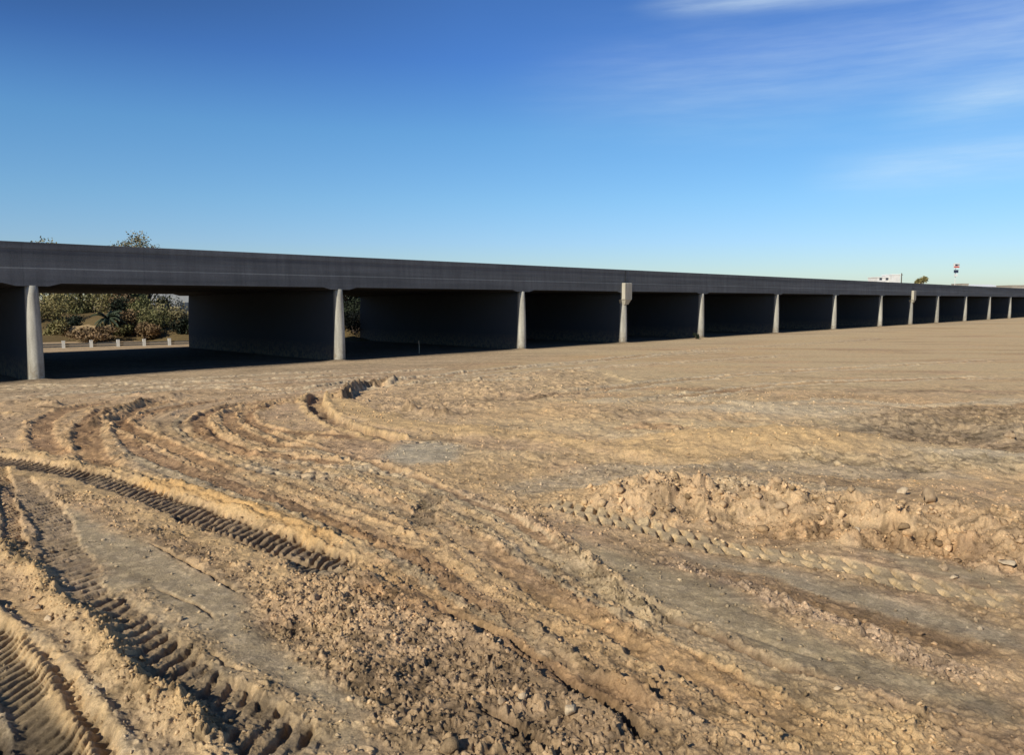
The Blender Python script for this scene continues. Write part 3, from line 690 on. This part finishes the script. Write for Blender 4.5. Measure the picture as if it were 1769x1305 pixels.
x, y = at(150, 58.2); shrub('shrub', x, y, 1.15, 4.6, 'rust', 'low brown brush below the sandy bank', n=4200, seed=11)
x, y = at(225, 61); shrub('shrub', x, y, 2.3, 2.8, 'rust', 'brown brush below the rust coloured tree', n=2200, seed=12)
x, y = at(315, 60); shrub('shrub', x, y, 1.8, 1.6, 'dark', 'dark shrub against the end of the second pier', n=1600, seed=13)
for i, px in enumerate((590, 625)):
    x, y = at(px+4, 74+4*i); tree('tree', x, y, 6.0, 6.0, 'dark', ['dark tree behind the bridge, left one of a pair', 'dark tree behind the bridge, right one of a pair'][i], n=7000, seed=20+i, base=.02, nl=18, leaf=.14)
for i, (px, Yo, hh, ww, mt, lb) in enumerate((
    (98,69,3.6,4.2,'olive','mid sized olive shrub behind the low dark shrub'),(128,70,4.2,3.6,'green','dark green shrub above the left end of the sandy bank'),
    (165,71,4.4,4.0,'olive','yellow brown shrub above the right end of the sandy bank'),(205,64,3.4,2.4,'dark','dark shrub right of the palm'),
    (240,66,3.6,3.2,'green','green shrub between the rust tree and the grey green shrub'),(285,70,4.4,3.6,'pale','tall grey green shrub next to the grey building'),
    (607,67,3.4,3.4,'dark','dark shrub close behind the third pier wall'),(200,60,1.5,2.2,'green','low green brush behind the middle posts'),(248,59,1.4,2.4,'rust','low brown brush behind the right hand posts'),
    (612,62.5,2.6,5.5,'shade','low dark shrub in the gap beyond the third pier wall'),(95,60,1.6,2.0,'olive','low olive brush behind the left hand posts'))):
    x, y = at(px, Yo); shrub('shrub', x, y, hh, ww, mt, lb, n=3000, seed=60+i)
# bare spiky plant with drooping fronds
x, y = at(186, 60); pl = empty('palm', (x, y, 0)); tag(pl, 'dark spiky palm with drooping fronds in the open bay', 'palm')
mb = MB(); mb.tube([(0,0,-.2),(.05,0,.9),(0,.05,1.7)], [.15,.13,.10], 8); mb.build('trunk', M['bark'], pl)
mb = MB(); rs = random.Random(5)
for i in range(34):
    a = rs.random()*6.28; up = rs.uniform(-.2, 1.3); ln = rs.uniform(.7, 1.3); pts = []
    for k in range(7):
        t = k/6; pts.append(Vector((math.cos(a)*ln*t, math.sin(a)*ln*t, 1.7+up*ln*t-1.25*t*t*ln*.6)))
    for k in range(6):
        p0, p1 = pts[k], pts[k+1]; w = .09*math.sin(PI*min(1,(k+.8)/6.5)); sd = Vector((-math.sin(a), math.cos(a), 0))*w
        for sg in (-1, 1): mb.add([p0, p1, p1+sd*sg*1.6+Vector((0,0,-.12)), p0+sd*sg*1.6+Vector((0,0,-.12))], [(0,1,2,3)])
mb.build('frond', M['dark'], pl)
for me in [o.data for o in pl.children if o.name.startswith('frond')]:
    a = me.color_attributes.new('tint', 'FLOAT_COLOR', 'POINT'); a.data.foreach_set('color', [1.6]*(4*len(me.vertices)))
# sandy bank and earth slope behind the brush
def slope(name, pts, mat, colr, kind='structure'):
    n = len(pts[0]); V = np.array([q for row in pts for q in row]); f = []
    for i in range(len(pts)-1):
        for j in range(n-1): f.append((i*n+j, i*n+j+1, (i+1)*n+j+1, (i+1)*n+j))
    o = npmesh(name, V, np.array(f), mat, col=np.repeat(colr[None], len(V), 0), smooth=True); o['kind'] = kind; return o
rows = []
for k, (Yo, zo) in enumerate(((58.5,-.1),(61,.35),(63,.7),(64,1.35),(67,1.75),(72,1.9),(80,1.6),(95,-.3))):
    rows.append([(-47+i*1.2, Yo+1.2*math.sin(i*.5+k)+.4*(-47+i*1.2)*.1, zo*(1-smooth(14, 26, abs(-47+i*1.2+33)*1.0))+.18*math.sin(i*1.7+k*2.1)*(zo > 0)) for i in range(34)])
slope('hill', rows, M['dirt'], lin(112,96,66))
x, y = P(145,563,60).x, 59.6
rows = []
for k in range(7):
    rows.append([(x-2.4+i*.30, y+k*.22+.2*math.sin(i*.9), [.0,.5,.9,1.12,1.18,1.1,.2][k]*(1-abs(i-8)/9.5*.25)+.05*math.sin(i*2.1+k)) for i in range(17)])
slope('sand_bank', rows, M['dirt'], lin(172,148,110))

# low white posts with boards between them, just past the far side
a0 = Vector((*G(110,602), 0)); a1 = Vector((*G(293,597), 0)); fd = (a1-a0); n4 = 4; step = fd/n4
fr = empty('post_fence', tuple(a0), math.atan2(fd.y, fd.x)); tag(fr, 'low fence of short white posts with grey boards beyond the open bay', 'fence')
sl = step.length
for i in range(-3, 7):
    mb = MB(); mb.box(i*sl-.09, -.09, -.1, i*sl+.09, .09, .44); mb.box(i*sl-.10, -.10, .44, i*sl+.10, .10, .47); mb.build('post', M['wpaint'], fr)
    if i < 6:
        mb = MB()
        for zz in (.06, .20): mb.box(i*sl+.092, -.02, zz, (i+1)*sl-.092, .02, zz+.10)
        mb.build('board', M['greyw'], fr)

# ------------------------------------------------------------------ buildings and sign far off
def building(name, px, Y, w, dpt, h, wall, label, wins=(), roof=None, rz=0.0, cat='building', para=True):
    q = P(px, 500, Y); root = empty(name, (q.x, Y, 0), rz); tag(root, label, cat, 'buildings beyond the bridge')
    MB().box(-w/2, 0, -.5, w/2, dpt, h).build('wall', M[wall], root)
    r = MB()
    if para: r.box(-w/2-.15, -.15, h+.002, w/2+.15, dpt+.15, h+.35)
    else: r.add([(-w/2-.4,-.4,h),(w/2+.4,-.4,h),(w/2+.4,dpt+.4,h),(-w/2-.4,dpt+.4,h),(-w/2-.4,dpt/2,h+1.4),(w/2+.4,dpt/2,h+1.4)],[(0,1,5,4),(2,3,4,5),(1,2,5),(3,0,4),(3,2,1,0)])
    r.build('roof', M[roof or wall], root)
    for (wx, wz, ww, wh) in wins:
        f = MB().box(wx-ww/2-.08, -.05, wz-.08, wx+ww/2+.08, -.001, wz+wh+.08).build('window', M['gwall'], root)
        MB().box(wx-ww/2, -.08, wz, wx+ww/2, -.052, wz+wh).build('pane', M['glass'], f)
    return root
building('building', 312, 92, 7.0, 9.0, 4.4, 'gwall', 'grey building with a white flat roof at the right of the open bay', [(-2,1.5,1.4,1.3),(.6,1.5,1.4,1.3)], roof='wpaint')
hp = lambda y, Y: P(0, y, Y).z
building('building', 1547, 300, 3.2, 8, hp(475.5,300), 'bwall', 'bright white blocky building rising above the deck', [], roof='wpaint')
building('building', 1527, 302, 5.2, 8, hp(480,302), 'bwall', 'pale building with small dark windows left of the bright white one', [(-1.4, hp(484,302), .9, .9), (1.0, hp(484,302), .9, .9)])
q = P(1556.5, 500, 299); mb = MB(); mb.tube([(0,0,0),(0,0,hp(472,299))], [.22,.16], 8); mb.tube([(0,0,hp(475,299)),(.5,0,hp(475,299))], [.08,.08], 6)
o = mb.build('utility_pole', M['bark'], None); o.location = (q.x, 299, 0); tag(o, 'thin dark pole beside the bright white building', 'pole')
x, y = at(1590, 250); tree('tree', x, y, hp(475,250)+.3, 4.6, 'olive', 'dark ragged tree top poking above the right part of the deck', n=3500, seed=31, base=.3, nl=14, leaf=.25, trunk=.4)
building('warehouse', 1708, 420, 13.5, 20, hp(491,420)-1.4, 'bwall', 'long white roofed warehouse low over the deck near the right edge', [], roof='wpaint', para=False)
building('building', 1763, 380, 8.5, 12, hp(494,380), 'twall', 'flat tan building over the deck at the right edge', [], roof='twall')
building('building', 1667, 420, 3.5, 10, hp(491,420), 'twall', 'small tan roof peeking over the deck under the tall sign', [], roof='twall')
q = P(1650, 500, 300); sg = empty('pole_sign', (q.x, 300, 0)); tag(sg, 'tall pole sign with white, red and dark panels above the deck', 'sign')
MB().tube([(0,.4,-.2),(0,.4,hp(456,300))], [.13,.10], 10).build('pole', M['bwall'], sg)
def cab(name, ya, yb, w, mat, fr=-.25, dx=0):
    return MB().box(dx-w/2, fr, hp(yb,300), dx+w/2, .2, hp(ya,300)).build(name, M[mat], sg)
c1 = cab('cabinet', 455, 463.5, 2.0, 'bwall')
for nm, ya, yb, xa, xb, mt in (('dark_panel', 456.6, 459.4, -.6, .35, 'navy'), ('red_panel', 460.2, 462.2, -.95, 1.0, 'red'), ('small_panel', 456.8, 458.4, .55, .95, 'navy')):
    MB().box(xa, -.33, hp(yb,300), xb, -.252, hp(ya,300)).build(nm, M[mt], c1)
cab('cabinet', 466.5, 471.5, 1.5, 'navy'); cab('cabinet', 473.5, 477.5, 1.0, 'bwall', -.2)
# tuft of dark scrub at the fifth pier
pt = G(1203, 586); shrub('shrub', pt[0], pt[1], .5, .55, 'dark', 'small dark tuft of scrub at the foot of a pier', n=500, seed=40, leaf=.05)

# ------------------------------------------------------------------ light, sky, camera
SUN_EL = math.radians(32); LAZ = math.radians(41.0)       # light travels towards this azimuth
dl = Vector((math.sin(LAZ)*math.cos(SUN_EL), math.cos(LAZ)*math.cos(SUN_EL), -math.sin(SUN_EL)))
ld = bpy.data.lights.new('sun', 'SUN'); ld.energy = 4.6; ld.angle = math.radians(.55); ld.color = (1.0, .94, .82)
lo = bpy.data.objects.new('sun', ld); C.objects.link(lo); lo.rotation_euler = dl.to_track_quat('-Z', 'Y').to_euler()
w = bpy.data.worlds.new('World'); bpy.context.scene.world = w; w.use_nodes = True; nt = w.node_tree; nt.nodes.clear()
def N_(t, **k):
    n = nt.nodes.new(t)
    for a, b in k.items(): setattr(n, a, b)
    return n
sky = N_('ShaderNodeTexSky', sky_type='NISHITA', sun_disc=False); sky.sun_elevation = SUN_EL; sky.sun_rotation = (LAZ+PI) % (2*PI)
sky.air_density = 1.0; sky.dust_density = .3; sky.ozone_density = 2.0; sky.altitude = 100
tc = N_('ShaderNodeTexCoord'); sep = N_('ShaderNodeSeparateXYZ'); nt.links.new(tc.outputs['Generated'], sep.inputs[0])
ramp = N_('ShaderNodeValToRGB'); els = ramp.color_ramp.elements
SK = [(0.0, (.70,.76,.86)), (.03, (.72,.86,1.03)), (.07, (.67,.88,1.20)), (.12, (.62,.92,1.20)), (.2, (.54,.92,1.23)), (.28, (.40,.73,1.25)), (.36, (.39,.68,1.14)), (.6, (.42,.58,.88)), (1.0, (.45,.58,.82))]
while len(els) < len(SK): els.new(.5)
for e_, (p_, c_) in zip(els, SK): e_.position = p_; e_.color = (*c_, 1)
nt.links.new(sep.outputs[2], ramp.inputs[0])
mul = N_('ShaderNodeMix', data_type='RGBA', blend_type='MULTIPLY'); mul.inputs[0].default_value = 1.0
nt.links.new(sky.outputs[0], mul.inputs[6])
def mth(op, a, b=None, c=None):
    n = N_('ShaderNodeMath', operation=op)
    for i, v in enumerate((a, b, c)):
        if v is None: continue
        if isinstance(v, (int, float)): n.inputs[i].default_value = v
        else: nt.links.new(v, n.inputs[i])
    return n.outputs[0]
azs = mth('ARCTAN2', sep.outputs[0], sep.outputs[1]); els_ = mth('ARCSINE', sep.outputs[2])
azr = N_('ShaderNodeMapRange'); azr.inputs[1].default_value = -.62; azr.inputs[2].default_value = -.05; azr.inputs[3].default_value = .46; azr.inputs[4].default_value = 0.0; nt.links.new(azs, azr.inputs[0])
elr = N_('ShaderNodeMapRange', interpolation_type='SMOOTHSTEP'); elr.inputs[1].default_value = .20; elr.inputs[2].default_value = .37; nt.links.new(sep.outputs[2], elr.inputs[0])
dk = mth('SUBTRACT', 1.0, mth('MULTIPLY', azr.outputs[0], elr.outputs[0]))
vs_ = N_('ShaderNodeVectorMath', operation='SCALE'); nt.links.new(ramp.outputs[0], vs_.inputs[0]); nt.links.new(dk, vs_.inputs['Scale']); nt.links.new(vs_.outputs[0], mul.inputs[7])
cv = N_('ShaderNodeCombineXYZ'); nt.links.new(azs, cv.inputs[0]); nt.links.new(els_, cv.inputs[1])
def wn(scale, sx, sy, rot, det=6):
    mp = N_('ShaderNodeMapping'); mp.inputs['Rotation'].default_value = (0, 0, rot); mp.inputs['Scale'].default_value = (sx, sy, 1)
    nt.links.new(cv.outputs[0], mp.inputs[0]); n = N_('ShaderNodeTexNoise'); n.inputs['Scale'].default_value = scale; n.inputs['Detail'].default_value = det
    n.inputs['Roughness'].default_value = .6; nt.links.new(mp.outputs[0], n.inputs['Vector']); return n.outputs[0]
def azel(x, y):
    r = ray(x, y); n = math.sqrt(sum(q*q for q in r)); return math.atan2(r[0], r[1]), math.asin(r[2]/n)
nw = wn(3.0, 1.0, 6.0, -.12); nf = wn(9.0, 1.0, 9.0, -.15, 8)
tot = None
for (xa, ya, xb, yb, wd, amp, fd_) in ((830,165,1769,50,.055,.22,.3),(1100,13,1460,-12,.009,.42,.08),(1530,200,1900,140,.018,.36,.1),(1380,308,1900,248,.022,.36,.12),(1480,100,1900,20,.06,.16,.2)):
    a0_, e0 = azel(xa, ya); a1_, e1 = azel(xb, yb); sl_ = (e1-e0)/(a1_-a0_)
    d_ = mth('SUBTRACT', els_, mth('ADD', mth('MULTIPLY', mth('SUBTRACT', azs, a0_), sl_), e0))
    d_ = mth('ADD', d_, mth('MULTIPLY', mth('SUBTRACT', nw, .5), wd*1.6))
    g_ = mth('POWER', 2.718, mth('MULTIPLY', mth('MULTIPLY', d_, d_), -1.0/(wd*wd)))
    mr = N_('ShaderNodeMapRange', interpolation_type='SMOOTHSTEP'); mr.inputs[1].default_value = a0_-.02; mr.inputs[2].default_value = a0_+fd_; nt.links.new(azs, mr.inputs[0])
    mr2 = N_('ShaderNodeMapRange', interpolation_type='SMOOTHSTEP'); mr2.inputs[1].default_value = a1_+.25; mr2.inputs[2].default_value = a1_+.02; nt.links.new(azs, mr2.inputs[0])
    g_ = mth('MULTIPLY', mth('MULTIPLY', g_, mr.outputs[0]), mth('MULTIPLY', mr2.outputs[0], amp)); tot = g_ if tot is None else mth('ADD', tot, g_)
mr = N_('ShaderNodeMapRange'); mr.inputs[1].default_value = .25; mr.inputs[2].default_value = .7; mr.inputs[3].default_value = .35; nt.links.new(nf, mr.inputs[0])
tot = mth('MULTIPLY', tot, mr.outputs[0])
cm = N_('ShaderNodeMix', data_type='RGBA'); nt.links.new(tot, cm.inputs[0]); nt.links.new(mul.outputs[2], cm.inputs[6]); cm.inputs[7].default_value = (7.2, 8.8, 9.8, 1)
bg = N_('ShaderNodeBackground'); bg.inputs[1].default_value = .10; nt.links.new(cm.outputs[2], bg.inputs[0])
ow = N_('ShaderNodeOutputWorld'); nt.links.new(bg.outputs[0], ow.inputs[0])

cam = bpy.data.cameras.new('camera'); co = bpy.data.objects.new('camera', cam); C.objects.link(co)
cam.sensor_width = 36; cam.lens = 36*F/1769.0; cam.clip_start = .05; cam.clip_end = 20000
co.location = (0, 0, H); co.rotation_euler = (PI/2 - TH, 0, 0)
sc = bpy.context.scene; sc.camera = co
sc.view_settings.view_transform = 'Standard'; sc.view_settings.look = 'None'; sc.view_settings.exposure = 0
